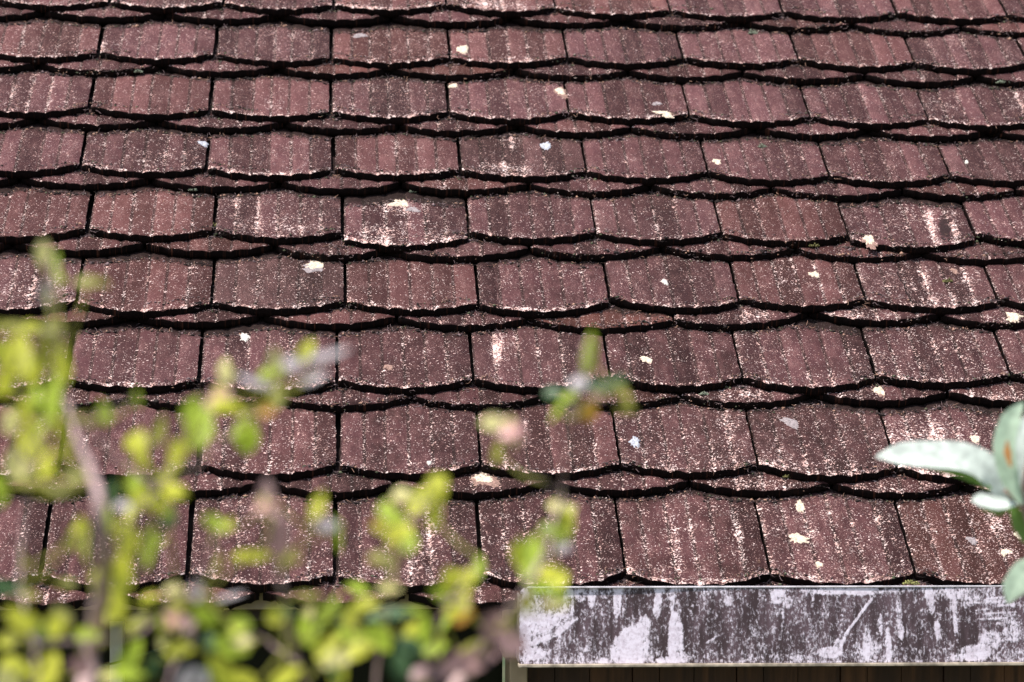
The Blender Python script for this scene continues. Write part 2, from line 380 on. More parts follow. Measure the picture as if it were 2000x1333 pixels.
LABELS = {('u', 4, 2): 'slipped tile hanging lower than its neighbours, with a white lichen blot near its top',
          ('u', 4, 6): 'slipped tile with a dark scuffed patch between two white streaks',
          ('n', 3, 4): 'rusty red tile tail with dark litter lying on it',
          ('u', 8, 6): 'tile with a crack running up from its tail', ('u', 3, 6): 'tile cracked from top to tail',
          ('u', 2, 3): 'tile with a white scraped pit at its upper left', ('n', 7, 2): 'orange tinged tile tail'}
field = []
LITTER = []
for k in range(9):
    tilt = math.atan(2*TH/GA[k])*.96
    up = [uv_roof(x, y, 0) for x, y in UPPER[k]]; xl = UPPER[k][0][0]; xr = UPPER[k][-1][0]
    upL = 2; upR = 2
    def ext(row, nl, nr):
        row = list(row)
        for _ in range(nl): row.insert(0, (row[0][0]-W0+rs.randn()*.001, row[0][1]+rs.randn()*.0012))
        for _ in range(nr): row.append((row[-1][0]+W0+rs.randn()*.001, row[-1][1]+rs.randn()*.0012))
        return row
    drop = .03; nu_ = -TH-.0008 + math.tan(tilt)*drop
    un = [uv_roof(x, y, nu_) for x, y in UNDER[k]]
    for layer, row, src, n, nm in (('u', up, UPPER[k], 0.0, 'roof_tile'), ('n', un, UNDER[k], nu_, 'under_tile')):
        r = ext(row, 10, 11)
        for j in range(len(r)-1):
            i = j-10; a, b = r[j], r[j+1]
            if layer == 'u' and (k, i) in SLIP:
                dl, dr = SLIP[(k, i)]; sc = .00105*(1+.1*(8-k)*0)
                a = (a[0], a[1]-dl*.00088); b = (b[0], b[1]-dr*.00088)
            exposed = (GA[k]-.03+ (.0 if layer == 'u' else .03)) if layer == 'u' else .034
            pl = pix(roof_pt(a[0], a[1], n))[0]; pr = pix(roof_pt(b[0], b[1], n))[0]
            vis = pr > 4 and pl < 1996
            data = place_tile(layer, k, i, a, b, n, tilt, exposed, nm, coarse=not vis)
            if layer == 'n':
                pass
            if vis:
                o = add_part(nm, data, roof, LABELS.get((layer, k, i)))
                LITTER.append((layer, k, a, b, n, tilt, exposed))
            else: field.append(data)
# courses above the frame
for k in range(9, 16):
    tilt = math.atan(2*TH/GA[k])*.96
    x0 = XL+.1
    for layer, n, dv, du in (('u', 0, 0, 0), ('n', -TH+.004, -.028, .09)):
        x = -2.1+du
        while x < 3.3:
            field.append(place_tile(layer, k, int((x+3)*10), (x, ROW_V[k]+dv), (x+W0, ROW_V[k]+dv), n, tilt, GA[k] if layer == 'u' else .034, '', coarse=True)); x += W0
def join_field(data, name):
    Vs, Fs, uvs, atts, s = [], [], [], {}, 0
    for V, F, uv, att, M in data:
        Vs.append(bake(M, V)); uvs.append(uv)
        Fs += [tuple(i+s for i in f) for f in F]; s += len(V)
        for a_ in att: atts.setdefault(a_, []).append(att[a_])
    return mesh_obj(name, np.vstack(Vs), Fs, TILE, None, True, np.vstack(uvs), {a_: np.concatenate(v) for a_, v in atts.items()})
fo = join_field(field, 'roof_covering'); fo['kind'] = 'stuff'; fo.parent = roof
# (roof's own matrix is identity in world space)

# cracks: thin dark splits on two tiles
def crack(pts, wd=.0014):
    P = [np.array(hit(x, y)[0]) for x, y in pts if hit(x, y)[0] is not None]; V = []; F = []
    rng = random.Random(3)
    Q = []
    for a, b in zip(P[:-1], P[1:]):
        for q in range(5): Q.append(a+(b-a)*q/5 + np.array([rng.uniform(-.0008, .0008), 0, 0]))
    Q.append(P[-1])
    for i, p in enumerate(Q):
        h = wd*(.5+rng.random()*.8)
        V += [p-np.array([h/2, 0, 0])+NN*.0007, p+np.array([h/2, 0, 0])+NN*.0007, p+NN*-.001]
    for i in range(len(Q)-1):
        s = 3*i; F += [(s, s+1, s+4, s+3), (s+1, s+2, s+5, s+4), (s+2, s, s+3, s+5)]
    return mesh_obj('crack', V, F, cr_mat, None, False)

# ------------------------------------------------------------------ eaves, gutter, walls
fascia_mat = simple('beige_painted_wood', (.38, .29, .19), .6, .12, 30, .0005)
post_mat = simple('aged_white_paint', (.55, .52, .40), .55, .12, 25, .0005)
def wall_piece(name, x0, y0, x1, y1, Y, depth, mat, bevel=.001):
    a = on_y(x0, y1, Y); b = on_y(x1, y0, Y)
    return put(box(name, (a[0], Y, a[2]), (b[0], Y+depth, b[2]), mat, None, bevel))
wall_piece('fascia_board', -400, 1150, 1004, 1193.5, .012, .02, fascia_mat)
dark_mat = simple('unlit_room_side', (.012, .012, .008), .9, .3, 8)
# left wall: recessed glazing, frame post
zb = -1.4
a = on_y(-600, 1193, .10); b = on_y(985, 1193, .10)
glass = NT('dark_window_glass'); glass.b.inputs['Base Color'].default_value = (.012, .013, .007, 1); glass.b.inputs['Roughness'].default_value = .25
glass.b.inputs['Specular IOR Level'].default_value = .12
win = put(box('window', (a[0]-1, .135, zb+.5), (b[0], .15, a[2]+.02), glass.m))
p0 = on_y(214, 1193, .09); p1 = on_y(240, 1193, .09)
fr = put(box('window_post', (p0[0], .09, zb+.5), (p1[0], .130, a[2]+.018), post_mat, None, .002))
put(box('window_sill', (a[0]-1, .05, zb+.44), (b[0], .16, zb+.497), post_mat, None, .003))
put(box('left_wall' if False else 'wall', (a[0]-1, .1, zb), (b[0]-.002, .3, zb+.437), simple('rendered_wall', (.30, .27, .22), .9, .15, 12, .002)))
put(box('soffit', (XL, .036, .0-.062), (XR, .45, .0-.05), simple('soffit_board', (.05, .035, .03), .8)))
# cable across the glazing
cpts = [on_y(150, 1310, .07), on_y(185, 1304, .07), on_y(243, 1290, .07), on_y(330, 1262, .07)]
# corner post
wall_piece('corner_post', 990, 1284, 1030.5, 2500, .02, .09, fascia_mat, .0015)
wall_piece('post_capital', 983, 1188, 1029, 1286, .012, .09, fascia_mat, .0015)
# timber wall
def timber_mat():
    t = NT('dark_stained_boards'); co = t.n('TexCoord').outputs['Object']
    n = t.noise(t.mapv(co, (1, 1, .06)), 60, 5, .6, .3); n2 = t.noise(t.mapv(co, (1, 0, 0)), 14, 2)
    c = t.mix(t.ramp(n, .35, .7), (.045, .014, .006), (.17, .068, .03)); c = t.mix(t.ramp(n2, .4, .62, 0, .8), c, (.035, .012, .007))
    t.L(c, t.b.inputs['Base Color']); t.b.inputs['Roughness'].default_value = .6; t.bump(n, .001); return t.m
TM = timber_mat()
x = on_y(1031, 1300, .075)[0]; bi = 0; x0b = x
V = []; F = []
while x < XR:
    bw = .034+.01*((bi*7) % 3); q = [(xx, yy, zz) for xx in (x+.0006, x+bw-.0006) for yy in (.075+.002*(bi % 3), .10) for zz in (zb, -.06)]
    s = len(V); V += q; F += [tuple(s+i for i in f) for f in BOXF]; x += bw; bi += 1
put(mesh_obj('timber_wall', V, F, TM, None, False))

put(box('wall_backing', (x0b, .101, zb), (XR, .13, -.06), simple('backing_dark', (.02, .01, .007), .9)))
# gutter
def gutter():
    Y0 = -.052; dep = .12
    TL = on_y(1015, 1147.5, Y0); BR = on_y(1015, 1297, Y0); x0, zt, zbm = TL[0], TL[2], BR[2]
    x1 = XR
    # front face as a fine grid that carries the wear marks
    nx, nz = 520, 90
    xs = np.r_[np.linspace(x0, on_y(2010, 1200, Y0)[0], nx-6), np.linspace(on_y(2010, 1200, Y0)[0]+.05, x1, 6)]
    zs = np.linspace(zbm, zt, nz)
    X, Z = np.meshgrid(xs, zs); rad = .009
    Yg = np.full_like(X, Y0) + .0016*np.sin(X*3.1)+.0007*np.sin(X*17+Z*20)
    # rounded upper left corner and slightly rolled upper edge
    for cond in (1,):
        dx = np.clip(x0+rad-X, 0, None); dz = np.clip(Z-(zt-rad), 0, None)
        m = (dx > 0) & (dz > 0); r = np.hypot(dx, dz); f = np.where(m & (r > 0), np.minimum(1, rad/np.maximum(r, 1e-9)), 1)
        X = np.where(m, x0+rad-dx*f, X); Z = np.where(m, zt-rad+dz*f, Z)
    top = np.c_[X.ravel(), Yg.ravel(), Z.ravel()]; N = len(top)
    d = top-CAM; z_ = d@FW; px = 1000+FPX*(d@RT)/z_; py = 666.5-FPX*(d@UP)/z_
    clean = np.zeros(N); soft = np.zeros(N)
    def ell(cx, cy, rx, ry, an=0, st=1.0, arr=clean, hard=3.0):
        ca, sa = math.cos(math.radians(an)), math.sin(math.radians(an))
        e = np.sqrt((((px-cx)*ca+(py-cy)*sa)/rx)**2+((-(px-cx)*sa+(py-cy)*ca)/ry)**2)
        arr += st*np.clip((1.25-e)*hard, 0, 1)
    def line(pts, wd, st=1.0):
        best = np.full(N, 1e9)
        for (ax, ay), (bx, by) in zip(pts[:-1], pts[1:]):
            vx, vy = bx-ax, by-ay; t_ = np.clip(((px-ax)*vx+(py-ay)*vy)/(vx*vx+vy*vy), 0, 1)
            best = np.minimum(best, np.hypot(px-ax-t_*vx, py-ay-t_*vy))
        clean[:] += st*np.clip((wd-best)/wd*1.8, 0, 1)
    # big washed area at the left end, fan shaped
    ell(1055, 1228, 48, 26, -22, .75, hard=1.2); ell(1035, 1195, 24, 45, 0, .7, hard=1.2); ell(1025, 1235, 12, 70, 0, .7, hard=1.5); ell(1085, 1205, 42, 18, -20, .6, hard=1)
    line([(1030, 1262), (1085, 1240), (1125, 1210)], 7, .7); ell(1048, 1278, 18, 13, 0, .9, hard=2)
    ell(1120, 1190, 10, 22, 0, .45, hard=1); ell(1112, 1160, 10, 10, 0, .6); ell(1134, 1163, 11, 13, 0, .7)
    ell(1156, 1167, 7, 20, 4, .95); ell(1182, 1162, 8, 8, 0, .4); ell(1206, 1178, 7, 26, 0, .95); ell(1208, 1155, 10, 10, 0, .5)
    ell(1285, 1180, 7, 28, 3, .95); ell(1313, 1168, 5, 26, 0, .8); ell(1290, 1155, 10, 8, 0, .6)
    ell(1240, 1260, 26, 36, 0, 1.0); ell(1215, 1270, 20, 25, 0, .9); ell(1258, 1225, 12, 20, 0, .9); ell(1225, 1240, 12, 12, 0, .5)
    ell(1320, 1250, 14, 45, 0, 1.0); ell(1325, 1285, 18, 12, 0, 1.0); ell(1300, 1291, 18, 7, 0, .7); ell(1317, 1215, 8, 20, 0, .9)
    ell(1422, 1175, 8, 10, 0, .6); ell(1443, 1163, 6, 7, 0, .5); ell(1520, 1165, 14, 13, 0, .8); ell(1540, 1178, 8, 12, 0, .6); ell(1518, 1190, 14, 20, 0, .35, hard=1)
    line([(1531, 1180), (1529, 1215), (1524, 1250)], 3, .6)
    line([(1708, 1165), (1680, 1200), (1655, 1235), (1642, 1265)], 3.6, 1.0); line([(1700, 1170), (1672, 1214)], 2.5, .4)
    ell(1622, 1275, 22, 10, 0, .9); ell(1637, 1262, 9, 12, 0, .8); ell(1560, 1282, 18, 9, 0, .5, hard=1); ell(1690, 1270, 30, 12, 0, .5, hard=1); ell(1708, 1262, 14, 8, 0, .4)
    line([(1380, 1256), (1412, 1238)], 3, .6); line([(1470, 1190), (1482, 1225)], 2.5, .5); line([(1590, 1155), (1586, 1185)], 3, .7)
    for cx, top_, bot, wv in ((1694, 1225, 1290, 8), (1757, 1160, 1245, 5), (1760, 1220, 1250, 6), (1815, 1150, 1175, 8), (1820, 1165, 1200, 6), (1832, 1215, 1250, 6), (1865, 1165, 1240, 4), (1720, 1200, 1240, 4), (1735, 1230, 1290, 6)):
        ell(cx, (top_+bot)/2, wv, (bot-top_)/2, -3, .75)
    ell(1620, 1155, 45, 6, 0, .6); ell(1680, 1156, 45, 7, 0, .9); ell(1850, 1160, 40, 12, 0, .65, hard=1); ell(1900, 1170, 45, 14, 0, .45, hard=1)
    ell(1905, 1275, 28, 15, 0, .95); ell(1935, 1250, 22, 18, 0, .8, hard=2); ell(1975, 1235, 18, 20, 0, .8, hard=2); ell(1955, 1205, 25, 10, 0, .5); ell(1880, 1285, 25, 6, 0, .6); ell(1960, 1180, 35, 12, 0, .5, hard=1)
    for yy, xa, xb in ((1170, 1925, 1960), (1179, 1890, 1948), (1184, 1950, 1992), (1193, 1902, 1930), (1199, 1928, 1985), (1211, 1905, 1966), (1219, 1940, 1990)): line([(xa, yy), (xb, yy-3)], 2.6, .4)
    ell(1180, 1293, 14, 6, 0, .5)
    clean += .30*np.exp(-((py-1153)/6)**2) + .30*np.clip((py-1262)/30, 0, 1)
    u_ = np.c_[top[:, 0], top[:, 2]]
    idx = np.arange(N).reshape(nz, nx)
    F = [(idx[i, j], idx[i, j+1], idx[i+1, j+1], idx[i+1, j]) for i in range(nz-1) for j in range(nx-1)]
    V = [tuple(p) for p in top]; at = dict(clean=clean)
    t = NT('grimy_white_sheet_metal'); uv = t.n('TexCoord').outputs['Object']
    cl = t.attr('clean').outputs['Fac']
    n1 = t.noise(t.mapv(uv, (1.25, 1, .7)), 300, 5, .68, .5)
    n2 = t.noise(t.mapv(uv, (1.6, 1, .35)), 42, 4, .6)
    n3 = t.noise(t.mapv(uv, (1, 1, 1)), 14, 3, .6)
    n4 = t.noise(t.mapv(uv, (2.6, 1, .22)), 95, 3, .6)
    n5 = t.noise(uv, 120, 5, .7)
    v = t.math('ADD', t.math('MULTIPLY', n1, 1.25), t.math('MULTIPLY', t.math('MINIMUM', cl, 1.0), .31))
    v = t.math('ADD', v, t.math('MULTIPLY_ADD', n5, .62, -.35))
    v = t.math('ADD', v, t.math('MULTIPLY_ADD', n2, .42, -.21)); v = t.math('ADD', v, t.math('MULTIPLY_ADD', n4, .40, -.20)); v = t.math('ADD', v, t.math('MULTIPLY_ADD', n3, .24, -.12))
    f = t.math('POWER', t.ramp(v, .56, .84), 1.1)
    grime = t.mix(t.ramp(n2, .35, .65), (.050, .029, .034), (.13, .082, .10))
    c = t.mix(f, grime, t.mix(t.ramp(t.noise(uv, 200, 5, .7), .35, .6), (.68, .59, .69), (.88, .80, .92)))
    t.L(c, t.b.inputs['Base Color']); t.b.inputs['Roughness'].default_value = .55; t.bump(f, .0009, .8)
    g = mesh_obj('roof_gutter', V, F, t.m, None, True, u_, at)
    put(g)
    # shell: end cap, floor, back, rim, bottom lip
    shell = simple('dirty_gutter_steel', (.20, .165, .155), .7, .6, 90, .0006)
    rimm = simple('gutter_rim_white', (.55, .52, .56), .5, .25, 60)
    bx = box('gutter_trough', (x0+.0015, Y0+.0035, zbm+.004), (x1, Y0+dep, zbm+.006), shell); bx.parent = g
    bk = box('gutter_back', (x0+.0015, Y0+dep, zbm+.004), (x1, Y0+dep+.002, zt-.012), shell); bk.parent = g
    ec = box('end_cap', (x0-.0010, Y0+.003, zbm+.001), (x0+.0012, Y0+dep+.003, zt-.010), shell, None, .0008); ec.parent = g
    rm = box('gutter_rim', (x0+rad, Y0-.0018, zt-.0012), (x1, Y0+.0022, zt+.0008), rimm, None, .0006); rm.parent = g
    lp = box('gutter_lip', (x0-.001, Y0-.0035, zbm-.0042), (x1, Y0+.012, zbm-.0004), simple('gutter_lip_beige', (.38, .32, .25), .6, .45, 70), None, .0008); lp.parent = g
    return g
gut = gutter()
gut['label'] = 'white sheet metal gutter mottled with dark grime'

# ------------------------------------------------------------------ ground and the garden
def ground():
    t = NT('grass_ground'); co = t.n('TexCoord').outputs['Object']; n = t.noise(co, 3, 5, .6)
    t.L(t.mix(t.ramp(n, .35, .65), (.035, .06, .018), (.09, .085, .04)), t.b.inputs['Base Color']); t.b.inputs['Roughness'].default_value = .95
    o = mesh_obj('ground', [(-200, -200, zb-.003), (200, -200, zb-.003), (200, 200, zb-.003), (-200, 200, zb-.003)], [(0, 1, 2, 3)], t.m, None, False)
    tag(o, kind='structure'); return o
ground()

# ------------------------------------------------------------------ tubes, leaves
def tube(pts, rad, seg=8):
    P = np.array(pts, float); n = len(P); V = []; F = []
    R = np.array(rad if hasattr(rad, '__len__') else [rad]*n, float)
    T = np.gradient(P, axis=0); T /= np.linalg.norm(T, axis=1)[:, None]+1e-12
    ref = np.array([.3, .2, 1.0]); ref /= np.linalg.norm(ref)
    for i in range(n):
        a = np.cross(T[i], ref); 
        if np.linalg.norm(a) < 1e-3: a = np.cross(T[i], [1, 0, 0])
        a /= np.linalg.norm(a); b = np.cross(T[i], a)
        for s in range(seg):
            q = 2*math.pi*s/seg; V.append(P[i]+R[i]*(a*math.cos(q)+b*math.sin(q)))
    for i in range(n-1):
        for s in range(seg):
            s2 = (s+1) % seg; F.append((i*seg+s, i*seg+s2, (i+1)*seg+s2, (i+1)*seg+s))
    F.append(tuple(range(seg))[::-1]); F.append(tuple((n-1)*seg+s for s in range(seg)))
    return V, F
def smooth_path(pts, k=6):
    P = np.array(pts, float); out = []
    Q = np.vstack([2*P[0]-P[1], P, 2*P[-1]-P[-2]])
    for i in range(1, len(Q)-2):
        for t in np.linspace(0, 1, k, endpoint=False):
            a, b, c, d = Q[i-1], Q[i], Q[i+1], Q[i+2]
            out.append(.5*((2*b)+(-a+c)*t+(2*a-5*b+4*c-d)*t*t+(-a+3*b-3*c+d)*t**3))
    out.append(P[-1]); return np.array(out)
class Acc:
    def __init__(s): s.V = []; s.F = []; s.mi = []
    def add(s, V, F, m=0):
        k = len(s.V); s.V += list(V); s.F += [tuple(i+k for i in f) for f in F]; s.mi += [m]*len(F)
    def build(s, name, mats, parent=None):
        o = mesh_obj(name, s.V, s.F, mats, parent, True); o.data.polygons.foreach_set('material_index', s.mi); return o

def leaf_mat(name, col, tr=.5, tcol=None, rough=.5, spot=None):
    t = NT(name); co = t.n('TexCoord').outputs['Object']
    n = t.noise(co, 130, 3)
    c = t.mix(t.ramp(n, .35, .65), tuple(x*.78 for x in col), tuple(min(1, x*1.15) for x in col))
    if spot: c = t.mix(t.ramp(t.noise(co, 45, 2), .55, .65), c, spot)
    t.L(c, t.b.inputs['Base Color']); t.b.inputs['Roughness'].default_value = rough
    tl = t.n('BsdfTranslucent'); tl.inputs[0].default_value = (*(tcol or col), 1)
    mx = t.n('MixShader'); mx.inputs[0].default_value = tr
    t.L(t.b.outputs[0], mx.inputs[1]); t.L(tl.outputs[0], mx.inputs[2]); t.L(mx.outputs[0], t.out.inputs['Surface'])
    return t.m
def ribbon_leaf(spine, width, nrm, fold=.15, nw=4):
    """spine: 3D points, width per point, nrm: rough facing direction"""
    P = np.array(spine); n = len(P); T = np.gradient(P, axis=0); T /= np.linalg.norm(T, axis=1)[:, None]+1e-12
    V = []; F = []; ws = np.linspace(-1, 1, 2*nw+1)
    for i in range(n):
        side = np.cross(T[i], nrm); side /= np.linalg.norm(side)+1e-12; up = np.cross(side, T[i])
        for q in ws: V.append(P[i]+side*q*width[i]/2+up*(abs(q)*fold*width[i]/2))
    m = 2*nw+1
    for i in range(n-1):
        for j in range(m-1): F.append((i*m+j, i*m+j+1, (i+1)*m+j+1, (i+1)*m+j))
    return V, F
rl = random.Random(11)
def leaf_at(acc, x, y, w_, h_, ang, d, m, curl=None):
    """leaf of w_ x h_ pixels of the photograph, standing d metres from the camera"""
    c = at_depth(x, y, d); s = d/FPX; L = max(w_, h_)*s; Wd = min(w_, h_)*s
    if w_ > h_: ang += 90
    a = math.radians(ang); T = RT*math.sin(a)+UP*math.cos(a)
    tip = rl.uniform(-.5, .5); T = T*math.cos(tip)+FW*math.sin(tip)
    N = -FW*rl.uniform(.5, 1)+UP*rl.uniform(.2, 1.1)+RT*rl.uniform(-.5, .5); N /= np.linalg.norm(N)
    L /= max(.75, math.cos(tip)); cv = curl if curl is not None else rl.uniform(-.25, .25)
    ts = np.linspace(-.5, .5, 9); sp = [c+T*L*t_+N*L*cv*(t_*t_) for t_ in ts]
    wd = [Wd*1.12*max(.04, math.sin(math.pi*min(1, max(0, (t_+.5)))**.85))**.8 for t_ in ts]
    V, F = ribbon_leaf(sp, wd, N, rl.uniform(.05, .3)); acc.add(V, F, m)
    return sp[0]

LM = [leaf_mat('yellow_green_leaf', (.74, .76, .08), .55, (.95, .95, .08)), leaf_mat('fresh_green_leaf', (.50, .66, .07), .55, (.78, .93, .07)),
      leaf_mat('deep_green_leaf', (.06, .13, .05), .3, (.10, .22, .05)), leaf_mat('silvery_leaf_underside', (.46, .42, .45), .3, (.45, .45, .42)),
      leaf_mat('pink_bud', (.78, .45, .45), .3, (.75, .4, .4)), leaf_mat('orange_young_leaf', (.66, .34, .05), .4, (.8, .4, .03)),
      leaf_mat('cream_leaf', (.78, .72, .30), .4, (.9, .85, .3)), leaf_mat('olive_leaf', (.30, .30, .05), .4, (.45, .45, .04)), leaf_mat('mauve_brown_leaf', (.25, .15, .15), .2, (.2, .1, .1))]
CODE = dict(Y=0, G=1, D=2, P=3, K=4, O=5, C=6, V=7, B=8)
BARK = simple('mauve_brown_bark', (.46, .33, .32), .8, .3, 60, .0005)
# (x, y, w, h, angle, colour) of every leaf or bud one can make out
LEAVES_A = """85 490 34 44 0 C;112 515 40 52 10 G;90 572 26 56 0 P;172 552 52 34 0 V;20 640 90 40 0 V;40 690 50 90 -10 Y;12 740 40 70 10 Y;62 725 50 66 30 Y;88 680 34 80 5 V;125 710 36 80 0 Y;102 775 36 96 8 G;115 835 28 56 0 Y;
45 800 26 60 20 Y;270 778 34 38 0 G;202 808 40 54 -10 G;440 722 34 46 0 C;536 702 32 46 0 C;598 686 34 56 30 Y;536 728 40 46 0 G;542 775 44 46 0 V;520 802 40 24 0 O;430 772 52 38 0 K;418 790 30 30 0 K;500 750 90 24 20 P;572 712 50 36 0 P;
640 695 100 20 -15 P;610 740 70 18 -20 P;392 835 62 92 10 G;370 808 40 50 0 G;482 848 60 74 0 G;440 792 60 36 0 Y;272 866 38 58 0 Y;310 842 30 64 15 V;345 882 36 48 -10 Y;62 862 62 84 0 Y;28 905 44 70 0 C;92 905 40 60 15 Y;130 880 24 50 0 Y;
362 870 40 30 0 Y;300 982 84 44 30 Y;262 945 40 40 0 G;222 962 30 60 0 D;342 962 54 52 20 Y;60 945 80 30 0 V;100 962 70 28 0 V;2 962 30 60 0 G;250 1060 50 66 20 Y;292 1062 26 96 8 G;238 1125 52 84 0 Y;230 1176 60 70 10 Y;262 1000 40 50 30 Y;
140 1055 30 44 0 V;168 1072 28 52 0 G;160 1028 36 40 0 Y;240 988 44 26 0 P;330 1010 30 60 10 D;210 1010 26 50 0 G;10 1148 80 24 15 D;130 1140 40 30 0 V;382 1156 38 46 0 P;340 1152 40 30 0 C;352 1182 46 34 0 Y;450 1166 70 18 -15 P;
420 1025 60 40 30 G;440 1030 40 26 0 Y;515 992 42 38 0 K;548 1045 42 110 5 B;520 960 30 60 0 B;500 1086 64 26 0 Y;470 1088 30 30 0 Y;568 1088 40 34 20 V;620 990 30 60 20 Y;640 1028 50 28 0 P;662 1050 18 60 0 G;425 1100 26 50 20 V;
50 1215 70 40 30 Y;110 1222 44 60 -20 Y;62 1262 66 60 10 Y;28 1305 70 66 0 Y;10 1345 80 70 0 C;132 1262 50 70 30 G;120 1205 40 40 0 C;90 1310 50 70 0 Y;230 1245 30 60 0 G;262 1275 50 60 20 G;250 1318 60 50 0 G;345 1212 44 38 0 K;368 1222 40 26 0 B;
318 1238 30 50 10 V;384 1238 56 50 0 G;402 1205 60 36 20 G;352 1272 56 44 -20 Y;330 1322 50 60 0 Y;452 1262 60 60 30 G;430 1312 60 60 0 Y;520 1242 96 62 20 G;542 1205 60 44 0 Y;600 1232 50 80 10 G;588 1292 60 70 0 Y;556 1325 70 50 0 Y;
640 1262 50 60 20 Y;500 1290 60 60 0 G;470 1222 40 50 0 G;410 1255 36 50 0 D;190 1225 30 50 0 Y;205 1210 40 34 0 Y;160 1300 40 60 0 B;300 1300 30 60 0 D;375 1330 50 50 0 P;480 1330 60 60 20 Y;620 1330 60 60 0 G;170 1240 60 34 0 G;20 1250 50 30 0 V;
280 1210 40 34 0 V;60 1165 40 22 0 V;640 1200 30 70 10 G;300 1165 40 30 0 Y;195 1125 36 40 0 Y;322 930 40 24 0 Y;280 900 30 30 0 Y;150 930 40 30 0 V;20 830 40 40 0 C;70 780 30 60 0 G;8 690 40 60 0 Y;100 640 50 30 0 V;60 640 40 30 0 Y"""
LEAVES_B = """1150 690 34 92 8 G;1132 750 42 34 0 P;1172 758 66 26 15 D;1095 795 40 72 35 G;1080 770 40 30 0 D;1148 802 38 46 0 O;1168 775 30 24 0 B;1215 765 26 66 -30 V;1205 745 50 18 -20 D;1002 846 46 54 0 K;966 826 56 38 0 C;972 882 30 52 10 V;
825 975 50 80 40 Y;862 958 36 60 20 Y;790 970 48 44 0 C;756 996 40 36 0 G;782 1042 64 44 -30 Y;850 1002 34 76 15 Y;735 1022 26 26 0 O;740 1092 44 42 0 V;770 1012 44 40 0 G;800 1060 40 40 0 G;1090 990 44 34 0 C;1104 1012 40 60 -15 Y;
1072 1032 40 30 0 D;1092 1046 44 36 20 G;1040 1092 48 100 12 G;1082 1122 60 50 0 Y;1060 1150 70 40 0 G;1010 1080 30 50 0 Y;1100 1072 40 26 0 P;1030 1175 40 40 0 V;1085 1180 50 40 0 C;700 1272 60 60 0 Y;662 1312 60 60 10 Y;722 1318 60 60 0 Y;
760 1202 110 34 0 D;820 1232 54 60 20 G;842 1196 46 40 0 Y;802 1262 60 40 0 D;872 1222 50 50 30 G;900 1172 40 40 0 Y;890 1196 50 34 0 Y;935 1108 24 46 10 G;882 1132 40 40 20 Y;912 1130 40 30 40 Y;922 1262 50 30 0 V;948 1270 30 24 0 Y;
690 1200 40 70 0 Y;690 1240 60 50 30 G;660 1290 50 50 0 C;780 1300 50 60 0 D;740 1250 60 50 20 G;780 1230 50 40 0 Y;850 1268 40 40 0 G;905 1205 40 40 0 O;640 1320 60 40 0 G;830 1320 60 50 0 B;920 1290 120 44 10 B;870 1305 80 40 -10 B;
1000 1250 50 50 0 B;960 1225 40 50 0 B;700 1150 50 30 20 G;860 1160 40 30 20 G;760 1150 50 24 0 C;720 1180 44 30 0 Y;600 1165 60 22 0 V;975 1205 34 26 0 B;735 1330 50 50 0 Y;800 1195 60 24 0 G"""
STEMS_A = [([(160, 1420), (175, 1290), (195, 1180), (204, 1080), (188, 950), (152, 860), (130, 780), (120, 700), (105, 620), (105, 500)], (27, 27, 23, 18, 12, 8, 6, 4, 3, 3)),
           ([(188, 950), (280, 938), (370, 915), (450, 850), (510, 775), (560, 725), (610, 680)], (9, 9, 9, 7, 6, 5, 3)),
           ([(620, 1420), (575, 1260), (548, 1130), (545, 1040), (520, 960)], (20, 17, 15, 12, 6)),
           ([(204, 1080), (260, 1010), (300, 960), (345, 880), (380, 830)], (10, 8, 7, 5, 3)),
           ([(60, 1420), (70, 1280), (40, 1150), (50, 1000), (60, 860), (40, 700)], (12, 11, 9, 8, 6, 4)),
           ([(340, 1420), (330, 1320), (380, 1230), (345, 1190), (380, 1150), (430, 1030)], (12, 11, 9, 8, 6, 4)),
           ([(175, 1290), (260, 1240), (340, 1180), (400, 1150)], (16, 13, 9, 5)),
           ([(575, 1260), (500, 1240), (450, 1260)], (8, 7, 4)), ([(160, 850), (90, 850), (30, 900)], (8, 6, 3)), ([(145, 800), (200, 805), (265, 780)], (6, 5, 3))]
STEMS_B = [([(820, 1440), (900, 1330), (965, 1240), (1010, 1180), (1050, 1110), (1080, 1030), (1098, 960), (1105, 860), (1125, 780), (1150, 660)], (32, 30, 22, 12, 7, 5, 4, 3, 3, 3)),
           ([(720, 1440), (745, 1250), (775, 1110), (800, 1020), (860, 950)], (13, 11, 9, 7, 4)), ([(1080, 1030), (1030, 920), (1000, 850)], (7, 5, 4)),
           ([(900, 1330), (860, 1220), (890, 1160), (935, 1090)], (12, 9, 7, 4)), ([(1128, 775), (1170, 755), (1215, 750), (1235, 800)], (5, 5, 4, 3)), ([(1128, 775), (1100, 790), (1075, 830)], (5, 4, 3)),
           ([(640, 1440), (660, 1320), (700, 1240), (690, 1190)], (10, 9, 8, 4))]
def near_on(path, p):
    i = int(np.argmin(np.linalg.norm(path-p, axis=1))); return path[i]
